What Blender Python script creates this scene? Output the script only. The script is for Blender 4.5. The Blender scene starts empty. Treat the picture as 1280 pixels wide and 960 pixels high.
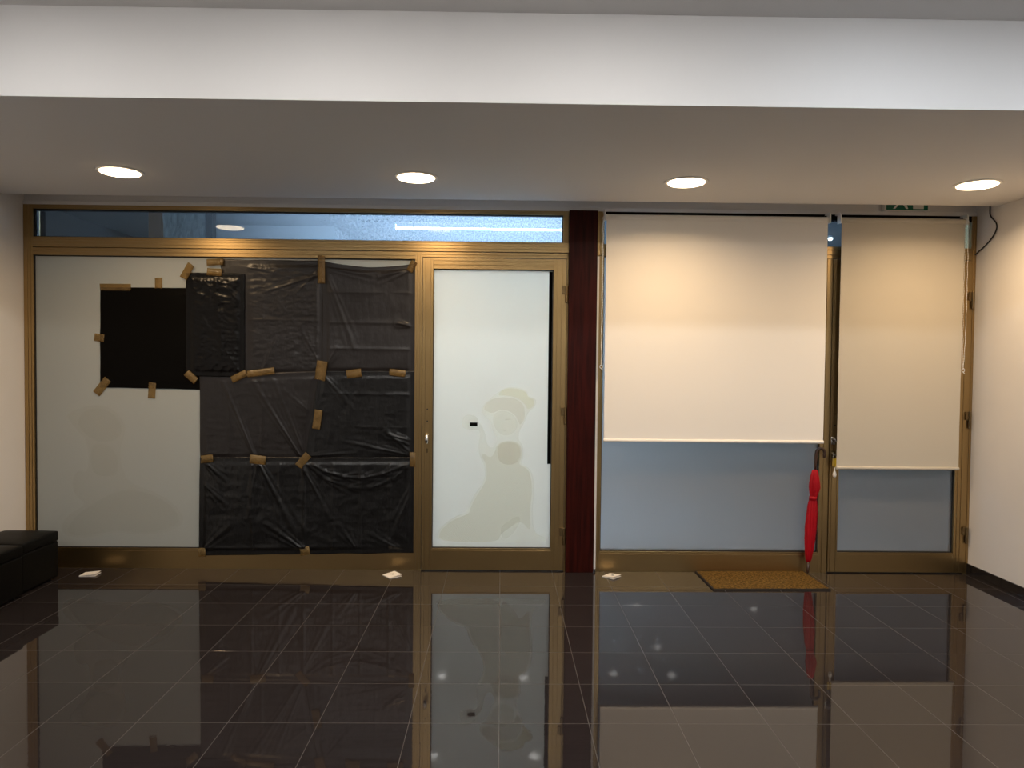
import bpy, bmesh, math, random
from mathutils import Vector, Matrix, noise

random.seed(7)
S = bpy.context.scene
C = S.collection
PI = math.pi

# ------------------------------------------------------------------ helpers
def link(o, parent=None):
    C.objects.link(o)
    if parent is not None:
        o.parent = parent
    return o

def box(bm, x0, x1, y0, y1, z0, z1):
    v = [bm.verts.new(p) for p in ((x0, y0, z0), (x1, y0, z0), (x1, y1, z0), (x0, y1, z0),
                                   (x0, y0, z1), (x1, y0, z1), (x1, y1, z1), (x0, y1, z1))]
    for f in ((3, 2, 1, 0), (4, 5, 6, 7), (0, 1, 5, 4), (1, 2, 6, 5), (2, 3, 7, 6), (3, 0, 4, 7)):
        bm.faces.new([v[i] for i in f])

def ring_tube(bm, pts, rads, seg=10, caps=True):
    pts = [Vector(p) for p in pts]
    n = len(pts)
    if not isinstance(rads, (list, tuple)):
        rads = [rads] * n
    up = None
    rings = []
    for i, p in enumerate(pts):
        t = (pts[min(i + 1, n - 1)] - pts[max(i - 1, 0)]).normalized()
        if up is None:
            a = Vector((0, 0, 1)) if abs(t.z) < .9 else Vector((1, 0, 0))
            up = (a - t * a.dot(t)).normalized()
        else:
            up = (up - t * up.dot(t)).normalized()
        s = t.cross(up)
        rings.append([bm.verts.new(p + (up * math.cos(2 * PI * k / seg) + s * math.sin(2 * PI * k / seg)) * rads[i]) for k in range(seg)])
    for a, b in zip(rings, rings[1:]):
        for k in range(seg):
            bm.faces.new((a[k], a[(k + 1) % seg], b[(k + 1) % seg], b[k]))
    if caps:
        bm.faces.new(rings[0][::-1]); bm.faces.new(rings[-1])

def lathe(bm, prof, c=(0, 0, 0), seg=32):
    """prof: (radius, z) from bottom to top"""
    rings = []
    for r, z in prof:
        rings.append([bm.verts.new((c[0] + r * math.cos(2 * PI * k / seg), c[1] + r * math.sin(2 * PI * k / seg), c[2] + z)) for k in range(seg)])
    for a, b in zip(rings, rings[1:]):
        for k in range(seg):
            bm.faces.new((a[k], a[(k + 1) % seg], b[(k + 1) % seg], b[k]))
    bm.faces.new(rings[0][::-1]); bm.faces.new(rings[-1])

def prism_xz(bm, pts, y0, y1):
    """polygon in the xz plane, front face at y0"""
    a = [bm.verts.new((x, y0, z)) for x, z in pts]
    b = [bm.verts.new((x, y1, z)) for x, z in pts]
    bm.faces.new(a); bm.faces.new(b[::-1])
    n = len(pts)
    for i in range(n):
        bm.faces.new((a[i], b[i], b[(i + 1) % n], a[(i + 1) % n]))

def obj(name, bm, m, parent=None, bevel=0, smooth=False, seg=2, loc=None):
    bmesh.ops.recalc_face_normals(bm, faces=bm.faces)
    me = bpy.data.meshes.new(name)
    bm.to_mesh(me); bm.free()
    if m is not None:
        me.materials.append(m)
    if smooth:
        for p in me.polygons:
            p.use_smooth = True
    o = bpy.data.objects.new(name, me)
    link(o, parent)
    if loc: o.location = loc
    if bevel:
        b = o.modifiers.new('bevel', 'BEVEL'); b.width = bevel; b.segments = seg; b.limit_method = 'ANGLE'
        b.angle_limit = math.radians(40)
    return o

def tag(o, label, cat, group=None):
    o['label'] = label; o['category'] = cat
    if group: o['group'] = group
    return o

def thing(name, label, cat, group=None, loc=(0, 0, 0)):
    o = bpy.data.objects.new(name, None)
    link(o); o.location = loc
    o.empty_display_size = .1
    return tag(o, label, cat, group)

def struct(name, bm, m, bevel=0, label=None, cat=None):
    o = obj(name, bm, m, None, bevel)
    o['kind'] = 'structure'
    if label: tag(o, label, cat)
    return o

def sroot(name, label, cat):
    o = bpy.data.objects.new(name, None); link(o); o['kind'] = 'structure'
    return tag(o, label, cat)

def boxes(*bs):
    bm = bmesh.new()
    for b in bs: box(bm, *b)
    return bm

# ------------------------------------------------------------------ materials
def mat(name, col, rough=.5, metal=0., spec=.5, noise_amt=0., noise_scale=8., bump=0., bump_scale=60., stretch=(1, 1, 1), coat=0.):
    m = bpy.data.materials.new(name); m.use_nodes = True
    nt = m.node_tree; N = nt.nodes; L = nt.links
    p = N['Principled BSDF']
    p.inputs['Base Color'].default_value = (*col, 1)
    p.inputs['Roughness'].default_value = rough
    p.inputs['Metallic'].default_value = metal
    p.inputs['Specular IOR Level'].default_value = spec
    if coat: p.inputs['Coat Weight'].default_value = coat
    if noise_amt or bump:
        tc = N.new('ShaderNodeTexCoord'); mp = N.new('ShaderNodeMapping'); mp.inputs['Scale'].default_value = stretch
        L.new(tc.outputs['Object'], mp.inputs['Vector'])
    if noise_amt:
        n = N.new('ShaderNodeTexNoise'); n.inputs['Scale'].default_value = noise_scale; n.inputs['Detail'].default_value = 5
        L.new(mp.outputs[0], n.inputs['Vector'])
        r = N.new('ShaderNodeMapRange'); r.inputs['From Min'].default_value = .3; r.inputs['From Max'].default_value = .7
        r.inputs['To Min'].default_value = 1 - noise_amt; r.inputs['To Max'].default_value = 1 + noise_amt
        L.new(n.outputs['Fac'], r.inputs['Value'])
        x = N.new('ShaderNodeMix'); x.data_type = 'RGBA'; x.blend_type = 'MULTIPLY'; x.inputs['Factor'].default_value = 1
        x.inputs['A'].default_value = (*col, 1)
        L.new(r.outputs['Result'], x.inputs['B']); L.new(x.outputs['Result'], p.inputs['Base Color'])
    if bump:
        n2 = N.new('ShaderNodeTexNoise'); n2.inputs['Scale'].default_value = bump_scale; n2.inputs['Detail'].default_value = 6
        L.new(mp.outputs[0], n2.inputs['Vector'])
        b = N.new('ShaderNodeBump'); b.inputs['Strength'].default_value = bump; b.inputs['Distance'].default_value = .01
        L.new(n2.outputs['Fac'], b.inputs['Height']); L.new(b.outputs['Normal'], p.inputs['Normal'])
    return m

def emit(name, col, strength):
    m = bpy.data.materials.new(name); m.use_nodes = True
    nt = m.node_tree; nt.nodes.remove(nt.nodes['Principled BSDF'])
    e = nt.nodes.new('ShaderNodeEmission'); e.inputs['Color'].default_value = (*col, 1); e.inputs['Strength'].default_value = strength
    nt.links.new(e.outputs[0], nt.nodes['Material Output'].inputs['Surface'])
    return m

def film(name, col, trans_col, trans, rough=.08, spec=.5):
    """frosted film on glass: diffuse face with a sheen, lets diffused light through"""
    m = bpy.data.materials.new(name); m.use_nodes = True
    nt = m.node_tree; N = nt.nodes; L = nt.links
    p = N['Principled BSDF']; p.inputs['Base Color'].default_value = (*col, 1); p.inputs['Roughness'].default_value = rough
    p.inputs['Specular IOR Level'].default_value = spec
    t = N.new('ShaderNodeBsdfTranslucent'); t.inputs['Color'].default_value = (*trans_col, 1)
    x = N.new('ShaderNodeMixShader'); x.inputs[0].default_value = trans
    L.new(p.outputs[0], x.inputs[1]); L.new(t.outputs[0], x.inputs[2]); L.new(x.outputs[0], N['Material Output'].inputs['Surface'])
    return m

def frosted(name, col, tint, through, rough):
    """etched glass: sheen and a little diffuse on the face, the rest scatters through with a forward lobe"""
    m = bpy.data.materials.new(name); m.use_nodes = True
    nt = m.node_tree; N = nt.nodes; L = nt.links
    p = N['Principled BSDF']; p.inputs['Base Color'].default_value = (*col, 1); p.inputs['Roughness'].default_value = rough
    t = N.new('ShaderNodeBsdfRefraction'); t.inputs['Color'].default_value = (*tint, 1); t.inputs['Roughness'].default_value = .42; t.inputs['IOR'].default_value = 1.25
    x = N.new('ShaderNodeMixShader'); x.inputs[0].default_value = through
    L.new(p.outputs[0], x.inputs[1]); L.new(t.outputs[0], x.inputs[2]); L.new(x.outputs[0], N['Material Output'].inputs['Surface'])
    return m

def veil(name, col, tint, cover):
    """thin printed sticker that the film behind shows through"""
    m = bpy.data.materials.new(name); m.use_nodes = True
    nt = m.node_tree; N = nt.nodes; L = nt.links
    p = N['Principled BSDF']; p.inputs['Base Color'].default_value = (*col, 1); p.inputs['Roughness'].default_value = .2
    t = N.new('ShaderNodeBsdfTransparent'); t.inputs['Color'].default_value = (*tint, 1)
    x = N.new('ShaderNodeMixShader'); x.inputs[0].default_value = 1 - cover
    L.new(p.outputs[0], x.inputs[1]); L.new(t.outputs[0], x.inputs[2]); L.new(x.outputs[0], N['Material Output'].inputs['Surface'])
    return m

def clear_glass(name, dust=.0, tint=(1, 1, 1), patchy=False):
    m = bpy.data.materials.new(name); m.use_nodes = True
    nt = m.node_tree; N = nt.nodes; L = nt.links
    N.remove(N['Principled BSDF'])
    tr = N.new('ShaderNodeBsdfTransparent'); tr.inputs['Color'].default_value = (*tint, 1)
    gl = N.new('ShaderNodeBsdfGlossy'); gl.inputs['Roughness'].default_value = .01
    fr = N.new('ShaderNodeFresnel'); fr.inputs['IOR'].default_value = 1.5
    a = N.new('ShaderNodeMixShader'); L.new(fr.outputs[0], a.inputs[0]); L.new(tr.outputs[0], a.inputs[1]); L.new(gl.outputs[0], a.inputs[2])
    out = a
    if dust:
        tl = N.new('ShaderNodeBsdfTranslucent'); tl.inputs['Color'].default_value = (.85, .9, .95, 1)
        tc = N.new('ShaderNodeTexCoord'); n = N.new('ShaderNodeTexNoise'); n.inputs['Scale'].default_value = 90; n.inputs['Detail'].default_value = 8
        L.new(tc.outputs['Object'], n.inputs['Vector'])
        r = N.new('ShaderNodeMapRange'); r.inputs['From Min'].default_value = .35; r.inputs['From Max'].default_value = .75
        r.inputs['To Min'].default_value = dust * .7; r.inputs['To Max'].default_value = dust * 1.6
        L.new(n.outputs['Fac'], r.inputs['Value'])
        b = N.new('ShaderNodeMixShader'); L.new(r.outputs['Result'], b.inputs[0]); L.new(a.outputs[0], b.inputs[1]); L.new(tl.outputs[0], b.inputs[2])
        if patchy:      # dust mix raised towards the door end, putting in the tube's haze
            sx = N.new('ShaderNodeSeparateXYZ'); L.new(tc.outputs['Object'], sx.inputs[0])
            q = N.new('ShaderNodeMapRange'); q.inputs['From Min'].default_value = -2.2; q.inputs['From Max'].default_value = 0.
            q.inputs['To Min'].default_value = .03; q.inputs['To Max'].default_value = 1.; L.new(sx.outputs['X'], q.inputs['Value'])
            mm = N.new('ShaderNodeMath'); mm.operation = 'MULTIPLY'; L.new(q.outputs['Result'], mm.inputs[0]); L.new(r.outputs['Result'], mm.inputs[1])
            L.new(mm.outputs[0], b.inputs[0])
        out = b
    L.new(out.outputs[0], N['Material Output'].inputs['Surface'])
    return m

def tile_floor(name, size, ox, oy):
    m = bpy.data.materials.new(name); m.use_nodes = True
    nt = m.node_tree; N = nt.nodes; L = nt.links
    p = N['Principled BSDF']
    tc = N.new('ShaderNodeTexCoord'); sx = N.new('ShaderNodeSeparateXYZ'); L.new(tc.outputs['Object'], sx.inputs[0])
    def math_(op, a, b=None):
        n = N.new('ShaderNodeMath'); n.operation = op
        for i, v in enumerate((a, b)):
            if v is None: continue
            if isinstance(v, (int, float)): n.inputs[i].default_value = v
            else: L.new(v, n.inputs[i])
        return n.outputs[0]
    def line(sock, off):
        t = math_('DIVIDE', math_('SUBTRACT', sock, off), size)
        d = math_('ABSOLUTE', math_('SUBTRACT', math_('FRACT', math_('ADD', t, .5)), .5))   # distance to nearest joint, in tiles
        return math_('LESS_THAN', d, .0012 / size), math_('FLOOR', t)
    lx, ix = line(sx.outputs['X'], ox); ly, iy = line(sx.outputs['Y'], oy)
    g = math_('MAXIMUM', lx, ly)
    # brushed streaks along x, slight tone change tile by tile
    mp = N.new('ShaderNodeMapping'); mp.inputs['Scale'].default_value = (3, 40, 1); L.new(tc.outputs['Object'], mp.inputs['Vector'])
    n = N.new('ShaderNodeTexNoise'); n.inputs['Scale'].default_value = 2; n.inputs['Detail'].default_value = 6; L.new(mp.outputs[0], n.inputs['Vector'])
    cb = N.new('ShaderNodeCombineXYZ'); L.new(ix, cb.inputs[0]); L.new(iy, cb.inputs[1])
    wn = N.new('ShaderNodeTexWhiteNoise'); wn.noise_dimensions = '2D'; L.new(cb.outputs[0], wn.inputs['Vector'])
    v = math_('ADD', math_('MULTIPLY', n.outputs['Fac'], .7), math_('MULTIPLY', wn.outputs['Value'], .12))
    cr = N.new('ShaderNodeValToRGB'); cr.color_ramp.elements[0].color = (.010, .0078, .0080, 1); cr.color_ramp.elements[1].color = (.034, .028, .028, 1)
    cr.color_ramp.elements[0].position = .1; cr.color_ramp.elements[1].position = .8
    L.new(v, cr.inputs[0])
    x = N.new('ShaderNodeMix'); x.data_type = 'RGBA'; L.new(g, x.inputs['Factor']); L.new(cr.outputs[0], x.inputs['A']); x.inputs['B'].default_value = (.095, .086, .080, 1)
    L.new(x.outputs['Result'], p.inputs['Base Color'])
    r = N.new('ShaderNodeMix'); r.data_type = 'FLOAT'; L.new(g, r.inputs['Factor']); r.inputs['A'].default_value = .022; r.inputs['B'].default_value = .3
    L.new(r.outputs['Result'], p.inputs['Roughness'])
    p.inputs['IOR'].default_value = 1.5
    n3 = N.new('ShaderNodeTexNoise'); n3.inputs['Scale'].default_value = 70; n3.inputs['Detail'].default_value = 2
    L.new(tc.outputs['Object'], n3.inputs['Vector'])
    h = math_('SUBTRACT', math_('MULTIPLY', n3.outputs['Fac'], .006), math_('MULTIPLY', g, .12))
    b = N.new('ShaderNodeBump'); b.inputs['Strength'].default_value = .5; b.inputs['Distance'].default_value = .01
    L.new(h, b.inputs['Height']); L.new(b.outputs['Normal'], p.inputs['Normal'])
    return m

M = {}
M['plaster'] = mat('plaster', (.72, .69, .66), .85, noise_amt=.02, noise_scale=3, bump=.03, bump_scale=120)
M['paint_ceiling'] = mat('paint_ceiling', (.76, .745, .735), .9, bump=.02, bump_scale=100)
M['bronze'] = mat('bronze_aluminium', (.40, .275, .125), .34, 1., noise_amt=.04, noise_scale=4)
M['bronze_dark'] = mat('bronze_dark', (.20, .14, .07), .4, 1.)
M['gasket'] = mat('gasket', (.012, .011, .010), .6)
M['wood'] = mat('dark_red_wood', (.026, .0028, .0014), .42, spec=.12, noise_amt=.5, noise_scale=5, stretch=(14, 14, .7), bump=.05, bump_scale=30)
M['white'] = mat('white_plastic', (.78, .76, .72), .4)
M['cord_white'] = mat('white_cord', (.80, .76, .68), .5)
M['chrome'] = mat('chrome', (.75, .74, .72), .18, 1.)
M['brass'] = mat('brass', (.80, .55, .12), .3, 1.)
M['yellow'] = mat('yellow_plastic', (.62, .42, .03), .4)
M['black_plastic'] = mat('black_plastic', (.012, .012, .012), .4)
M['leather'] = mat('black_leatherette', (.0025, .0023, .002), .5, spec=.14, bump=.12, bump_scale=220)
M['coir'] = mat('coir', (.150, .084, .020), .95, spec=.1, noise_amt=.75, noise_scale=70, bump=1., bump_scale=260)
M['rubber'] = mat('rubber_edge', (.018, .013, .009), .7)
M['red'] = mat('red_nylon', (.36, .0025, .009), .5, spec=.2, noise_amt=.12, noise_scale=12)
M['brown'] = mat('brown_handle', (.045, .020, .010), .35)
M['paper'] = mat('white_card', (.85, .80, .73), .6)
M['ink'] = mat('ink', (.06, .05, .05), .6)
M['green'] = mat('sign_green', (.004, .12, .065), .35)
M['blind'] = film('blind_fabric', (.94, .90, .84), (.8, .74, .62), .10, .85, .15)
M['blind_darker'] = film('darker_blind_fabric', (.60, .545, .45), (.58, .53, .42), .08, .85, .15)  # fabric of the narrow blind, darker and more beige than the wide one
M['film_white'] = film('white_film', (.74, .76, .725), (1., .99, .92), .50, .035, .6)
M['film_paper'] = film('paper_film', (.46, .465, .43), (.62, .62, .56), .36, .22, .35)
M['film_grey'] = frosted('grey_film', (.38, .365, .345), (1., 1., 1.0), .72, .025)
M['decal_pale'] = veil('decal_pale', (.80, .82, .76), (1, 1, .99), .06)
M['decal_beige'] = veil('decal_beige', (.62, .57, .48), (.992, .985, .968), .05)
M['decal_grey'] = veil('decal_grey', (.60, .58, .50), (.988, .982, .962), .045)
M['decal_yellow'] = veil('decal_yellow', (.75, .73, .52), (.995, .993, .96), .06)
M['ghost_a'] = veil('ghost_outline', (.52, .52, .47), (.999, .997, .993), .02)
M['ghost_b'] = veil('ghost_fill', (.42, .40, .35), (.9985, .9965, .993), .014)
M['gap'] = mat('dark_gap', (.002, .002, .002), .8, spec=.03)
M['gallery_wall'] = mat('gallery_wall_paint', (.80, .79, .76), .8)
M['dark_brown'] = mat('dark_brown_metal', (.010, .007, .005), .9, spec=.02)
M['glass_dusty'] = clear_glass('dusty_glass', .40, (.80, .88, .96), True)
M['glass'] = clear_glass('clear_glass', .05, (.75, .85, .95))
M['skirting'] = mat('skirting_tile', (.014, .012, .013), .12)
M['lens'] = emit('warm_lens', (1., .74, .46), 14)
M['lens_cool'] = emit('cool_lens', (1., .975, .94), 660)
M['lens_front'] = emit('front_lens', (1., .975, .94), 400)
M['lens_blue'] = emit('bluish_lens', (.86, .93, 1.), 400)
M['tube'] = emit('blue_tube', (.55, .76, 1.), 1250)
M['gallery'] = mat('gallery_paint', (.27, .255, .235), .8)
M['gallery_dark'] = mat('gallery_dark_paint', (.15, .14, .125), .7)
M['gallery_floor'] = mat('gallery_floor_tile', (.34, .33, .32), .3)
M['brown_post'] = mat('brown_post', (.34, .20, .12), .6)
M['crumple'] = mat('crumpled_sheet', (.42, .44, .42), .3, bump=1., bump_scale=14)

def plastic(name, col, rough, bump, scale, spec):
    m = mat(name, col, rough, spec=spec, bump=bump, bump_scale=scale, stretch=(1, 1, .35))
    return m
M['bag_matte'] = plastic('bag_matte', (.002, .0017, .0014), .5, .10, 30, .06)
M['bag_crinkle'] = plastic('bag_crinkle', (.0026, .0023, .0022), .27, .4, 30, .22)
M['bag_soft'] = plastic('bag_soft', (.010, .008, .008), .33, .32, 22, .5)
M['bag_low'] = plastic('bag_low', (.0035, .0035, .0038), .28, .6, 24, .5)

def tape_mat():
    m = mat('packing_tape', (.25, .175, .075), .25, noise_amt=.35, noise_scale=40, bump=.35, bump_scale=50)
    nt = m.node_tree; N = nt.nodes; L = nt.links
    p = N['Principled BSDF']; t = N.new('ShaderNodeBsdfTransparent'); t.inputs['Color'].default_value = (.88, .74, .48, 1)
    x = N.new('ShaderNodeMixShader'); x.inputs[0].default_value = .58
    L.new(p.outputs[0], x.inputs[1]); L.new(t.outputs[0], x.inputs[2]); L.new(x.outputs[0], N['Material Output'].inputs['Surface'])
    return m
M['tape'] = tape_mat()

# ------------------------------------------------------------------ the room
XL, XR = -3.28, 3.305           # side walls
ZS = 2.53                       # dropped soffit
ZC = 2.90                       # upper ceiling
YB0, YB1 = 3.063, 4.89          # soffit front and back edge
YW = 5.30
XO = 5.3                        # the room widens to the right behind the camera

struct('floor', boxes((XL - .2, XO + .2, -4.7, YW, -.1, 0)), tile_floor('dark_floor_tile', .3626, .0045, 3.266))
struct('ceiling', boxes((XL - .2, XO + .2, -4.7, YB0 + .02, ZC, ZC + .12)), M['paint_ceiling'])

bm = bmesh.new()      # the soffit: very slightly out of parallel with the shopfront, as its edges run
def slab(bm, x0, x1, yl0, yr0, yl1, yr1, z0, z1):
    v = [bm.verts.new(p) for p in ((x0, yl0, z0), (x1, yr0, z0), (x1, yr1, z0), (x0, yl1, z0), (x0, yl0, z1), (x1, yr0, z1), (x1, yr1, z1), (x0, yl1, z1))]
    for f in ((3, 2, 1, 0), (4, 5, 6, 7), (0, 1, 5, 4), (1, 2, 6, 5), (2, 3, 7, 6), (3, 0, 4, 7)):
        bm.faces.new([v[i] for i in f])
slab(bm, XL - .1, XR + .05, 3.07, 3.055, 4.88, 4.85, ZS, ZC + .1)
struct('ceiling_beam', bm, M['paint_ceiling'], label='deep white dropped beam across the ceiling holding four downlights', cat='beam')
struct('ceiling_recess', boxes((XL - .1, XR + .05, 4.84, YW, 2.74, 2.80)), M['paint_ceiling'])
struct('wall_left', boxes((XL - .2, XL, -4.7, YW, 0, 3.0)), M['plaster'])
struct('wall_right', boxes((XR, XO + .2, 2.9, YW, 0, 3.0), (XO, XO + .2, -4.7, 2.9, 0, 3.0)), M['plaster'])
struct('wall_back', boxes((XL - .2, XO + .2, -4.7, -4.5, 0, 3.0)), M['plaster'])
struct('wall_front', boxes((XL, XR, 5.085, 5.2, 2.515, 2.75), (XL, XR, 5.072, 5.2, 2.506, 2.532)), M['plaster'], .002)
bm = bmesh.new()
for k in range(12):
    y1 = 5.07 - k * .3626; y0 = max(y1 - .3606, 2.9)
    if y1 > 2.95: box(bm, XR - .010, XR, y0, y1, 0, .072)
struct('baseboard_right', bm, M['skirting'], .0015)

# ------------------------------------------------------------------ left shopfront
def bar_v(bm, x0, x1, z0, z1, yf, yb, cuts=(), g=.003, d=.004):
    """aluminium upright: ridges between grooves cut at the given fractions"""
    box(bm, x0, x1, yf + d, yb, z0, z1)
    e = [0, *cuts, 1]; w = x1 - x0
    for a, b in zip(e, e[1:]):
        box(bm, x0 + a * w + (g / 2 if a else 0), x0 + b * w - (g / 2 if b < 1 else 0), yf, yf + d + .001, z0, z1)

def bar_h(bm, x0, x1, z0, z1, yf, yb, cuts=(), g=.003, d=.004):
    box(bm, x0, x1, yf + d, yb, z0, z1)
    e = [0, *cuts, 1]; w = z1 - z0
    for a, b in zip(e, e[1:]):
        box(bm, x0, x1, yf, yf + d + .001, z0 + a * w + (g / 2 if a else 0), z0 + b * w - (g / 2 if b < 1 else 0))

def rim(bm, x0, x1, z0, z1, w, y0, y1):
    box(bm, x0, x0 + w, y0, y1, z0, z1); box(bm, x1 - w, x1, y0, y1, z0, z1)
    box(bm, x0 + w, x1 - w, y0, y1, z0, z0 + w); box(bm, x0 + w, x1 - w, y0, y1, z1 - w, z1)

B = M['bronze']
w1 = sroot('window_1', 'bronze framed shopfront with a long clear transom over a papered fixed pane', 'window')
bm = bmesh.new(); bar_v(bm, -3.277, -3.212, 0, 2.506, 5.07, 5.15, (.42, .75)); obj('frame_jamb', bm, B, w1, .001)
bm = bmesh.new(); bar_h(bm, -3.212, .42, 2.478, 2.506, 5.07, 5.15, (.5,)); obj('head_rail', bm, B, w1, .001)
bm = bmesh.new(); bar_h(bm, -3.212, .459, 2.217, 2.285, 5.055, 5.15, (.28, .62, .84)); obj('transom_rail', bm, B, w1, .001)
bm = bmesh.new(); bar_h(bm, -3.212, -.60, 2.163, 2.214, 5.066, 5.15, (.45,)); obj('pane_head', bm, B, w1, .001)
bm = bmesh.new(); bar_v(bm, .42, .459, 2.285, 2.506, 5.07, 5.15, (.45,)); obj('frame_jamb', bm, B, w1, .001)
bm = bmesh.new(); bar_h(bm, -3.212, -.60, 0, .144, 5.08, 5.15, (.88,)); obj('bottom_rail', bm, B, w1, .001)
bm = bmesh.new(); bar_v(bm, -.60, -.549, 0, 2.214, 5.066, 5.15, (.3, .7)); obj('mullion', bm, B, w1, .001)
bm = bmesh.new(); rim(bm, -3.212, .42, 2.285, 2.478, .007, 5.086, 5.13); rim(bm, -3.212, -.60, .144, 2.163, .007, 5.0835, 5.13)
obj('gasket', bm, M['gasket'], w1)
obj('transom_glass', boxes((-3.205, .413, 5.10, 5.106, 2.292, 2.471)), M['glass_dusty'], w1)
o = obj('papered_pane', boxes((-3.205, -.607, 5.086, 5.094, .151, 2.156)), M['film_paper'], w1); o['label'] = 'pale frosted paper film on the big fixed pane'

# faint figure showing through the papered pane
G2 = [(-3.009, 1.065), (-2.92, 1.111), (-2.801, 1.142), (-2.682, 1.113), (-2.594, 1.009), (-2.609, .904), (-2.639, .828), (-2.625, .693), (-2.566, .588), (-2.417, .543), (-2.283, .469), (-2.193, .364), (-2.223, .288), (-2.358, .241), (-2.538, .233), (-2.657, .255), (-2.866, .208), (-3.03, .222), (-3.044, .312), (-2.969, .389), (-2.865, .442), (-2.954, .509), (-2.968, .615), (-2.923, .69), (-2.863, .661), (-2.848, .781), (-2.869, .901), (-2.921, .946), (-2.965, 1.006)]
def smooth_poly(P, it=2):
    for _ in range(it):
        Q = []
        for a, b in zip(P, P[1:] + P[:1]):
            Q.append((a[0] * .75 + b[0] * .25, a[1] * .75 + b[1] * .25)); Q.append((a[0] * .25 + b[0] * .75, a[1] * .25 + b[1] * .75))
        P = Q
    return P
def shrink(P, f):
    cx = sum(p[0] for p in P) / len(P); cz = sum(p[1] for p in P) / len(P)
    return [(cx + (x - cx) * f, cz + (z - cz) * f) for x, z in P]
def decal(name, P, y, m, parent, t=.0003, it=2):
    bm = bmesh.new(); prism_xz(bm, smooth_poly(P, it), y - t, y)
    return obj(name, bm, m, parent)
d2 = thing('window_decal', 'very faint pale seated figure decal low on the papered left pane', 'decal', 'window figure decals', (-2.65, 5.086, .2))
def child_at(o, root):      # keep world place under a moved root
    o.matrix_parent_inverse = Matrix.Translation(-root.location)
child_at(decal('outline', G2, 5.0857, M['ghost_a'], d2), d2)
child_at(decal('robe', [(-2.95, .36), (-2.80, .47), (-2.60, .56), (-2.42, .52), (-2.30, .45), (-2.22, .36), (-2.25, .30), (-2.37, .256), (-2.54, .248), (-2.66, .268), (-2.86, .225), (-3.02, .235)], 5.0853, M['ghost_b'], d2), d2)
child_at(decal('head', [(-2.90, 1.08), (-2.80, 1.12), (-2.69, 1.09), (-2.62, 1.0), (-2.63, .92), (-2.70, .88), (-2.80, .88), (-2.87, .93), (-2.93, 1.0)], 5.0853, M['ghost_b'], d2), d2)
child_at(decal('torso', [(-2.83, .87), (-2.72, .86), (-2.66, .80), (-2.645, .70), (-2.68, .64), (-2.80, .64), (-2.84, .72)], 5.0853, M['ghost_b'], d2), d2)

# ---- left door
d1 = sroot('door_1', 'bronze framed glass door with white film and a pale figure decal', 'door')
bm = bmesh.new(); bar_h(bm, -.549, .459, 2.178, 2.214, 5.066, 5.15, (.5,)); bar_v(bm, .447, .459, 0, 2.178, 5.066, 5.15); obj('door_frame', bm, B, d1, .001)
bm = bmesh.new(); bar_v(bm, -.546, -.474, .008, 2.173, 5.058, 5.12, (.30, .78)); obj('stile', bm, B, d1, .001)
bm = bmesh.new(); bar_v(bm, .356, .445, .008, 2.173, 5.058, 5.12, (.28, .62)); obj('stile', bm, B, d1, .001)
bm = bmesh.new(); bar_h(bm, -.474, .356, 2.098, 2.173, 5.058, 5.12, (.35, .72)); obj('top_rail', bm, B, d1, .001)
bm = bmesh.new(); bar_h(bm, -.474, .356, .008, .160, 5.058, 5.12, (.92,)); obj('bottom_rail', bm, B, d1, .001)
bm = bmesh.new(); rim(bm, -.474, .356, .160, 2.098, .005, 5.072, 5.11); obj('gasket', bm, M['gasket'], d1)
o = obj('filmed_pane', boxes((-.469, .351, 5.080, 5.088, .165, 2.093)), M['film_white'], d1); o['label'] = 'white frosted film on the door glass'
o = obj('edge_strip', boxes((.327, .3505, 5.0788, 5.0799, .751, 2.088)), M['gap'], d1); o['label'] = 'black gap strip down the right edge of the film'
o = obj('slot', boxes((-.216, -.162, 5.0770, 5.0788, 1.010, 1.037)), M['gap'], d1); o['label'] = 'small black slot in the film'
def hinge(x, z, yf, parent):
    bm = bmesh.new()
    lathe(bm, [(.0085, -.060), (.0095, -.056), (.0095, -.004), (.0085, -.002), (.0085, .002), (.0095, .004), (.0095, .056), (.0085, .060)], (x, yf - .012, z), 14)
    box(bm, x - .028, x - .002, yf - .012, yf, z + .002, z + .058)
    box(bm, x + .000, x + .010, yf - .010, yf, z - .058, z - .002)
    return obj('hinge', bm, M['bronze_dark'], parent, .001)
for z in (1.93, 1.09, .25): hinge(.446, z, 5.058, d1)
# lever seen end-on, lock, screws
bm = bmesh.new()
lathe(bm, [(.011, 0), (.011, .006)], (0, 0, 0), 18)
bmesh.ops.rotate(bm, verts=bm.verts, cent=(0, 0, 0), matrix=Matrix.Rotation(PI / 2, 3, 'X'))
bmesh.ops.translate(bm, verts=bm.verts, vec=(-.510, 5.058, .948))
ring_tube(bm, [(-.510, 5.056, .950), (-.510, 5.030, .952), (-.510, 5.016, .945), (-.509, 5.012, .920), (-.508, 5.014, .895)], [.009, .010, .011, .011, .009], 12)
obj('handle', bm, M['chrome'], d1, smooth=True)
obj('lock', boxes((-.515, -.504, 5.0545, 5.0585, .825, .855)), M['bronze_dark'], d1, .002)
bm = bmesh.new()
for z in (1.128, 1.045):
    bmesh.ops.create_circle(bm, cap_ends=True, radius=.005, segments=12, matrix=Matrix.Translation((-.509, 5.0575, z)) @ Matrix.Rotation(PI / 2, 4, 'X'))
obj('screw_hole', bm, M['gasket'], d1)

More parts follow.
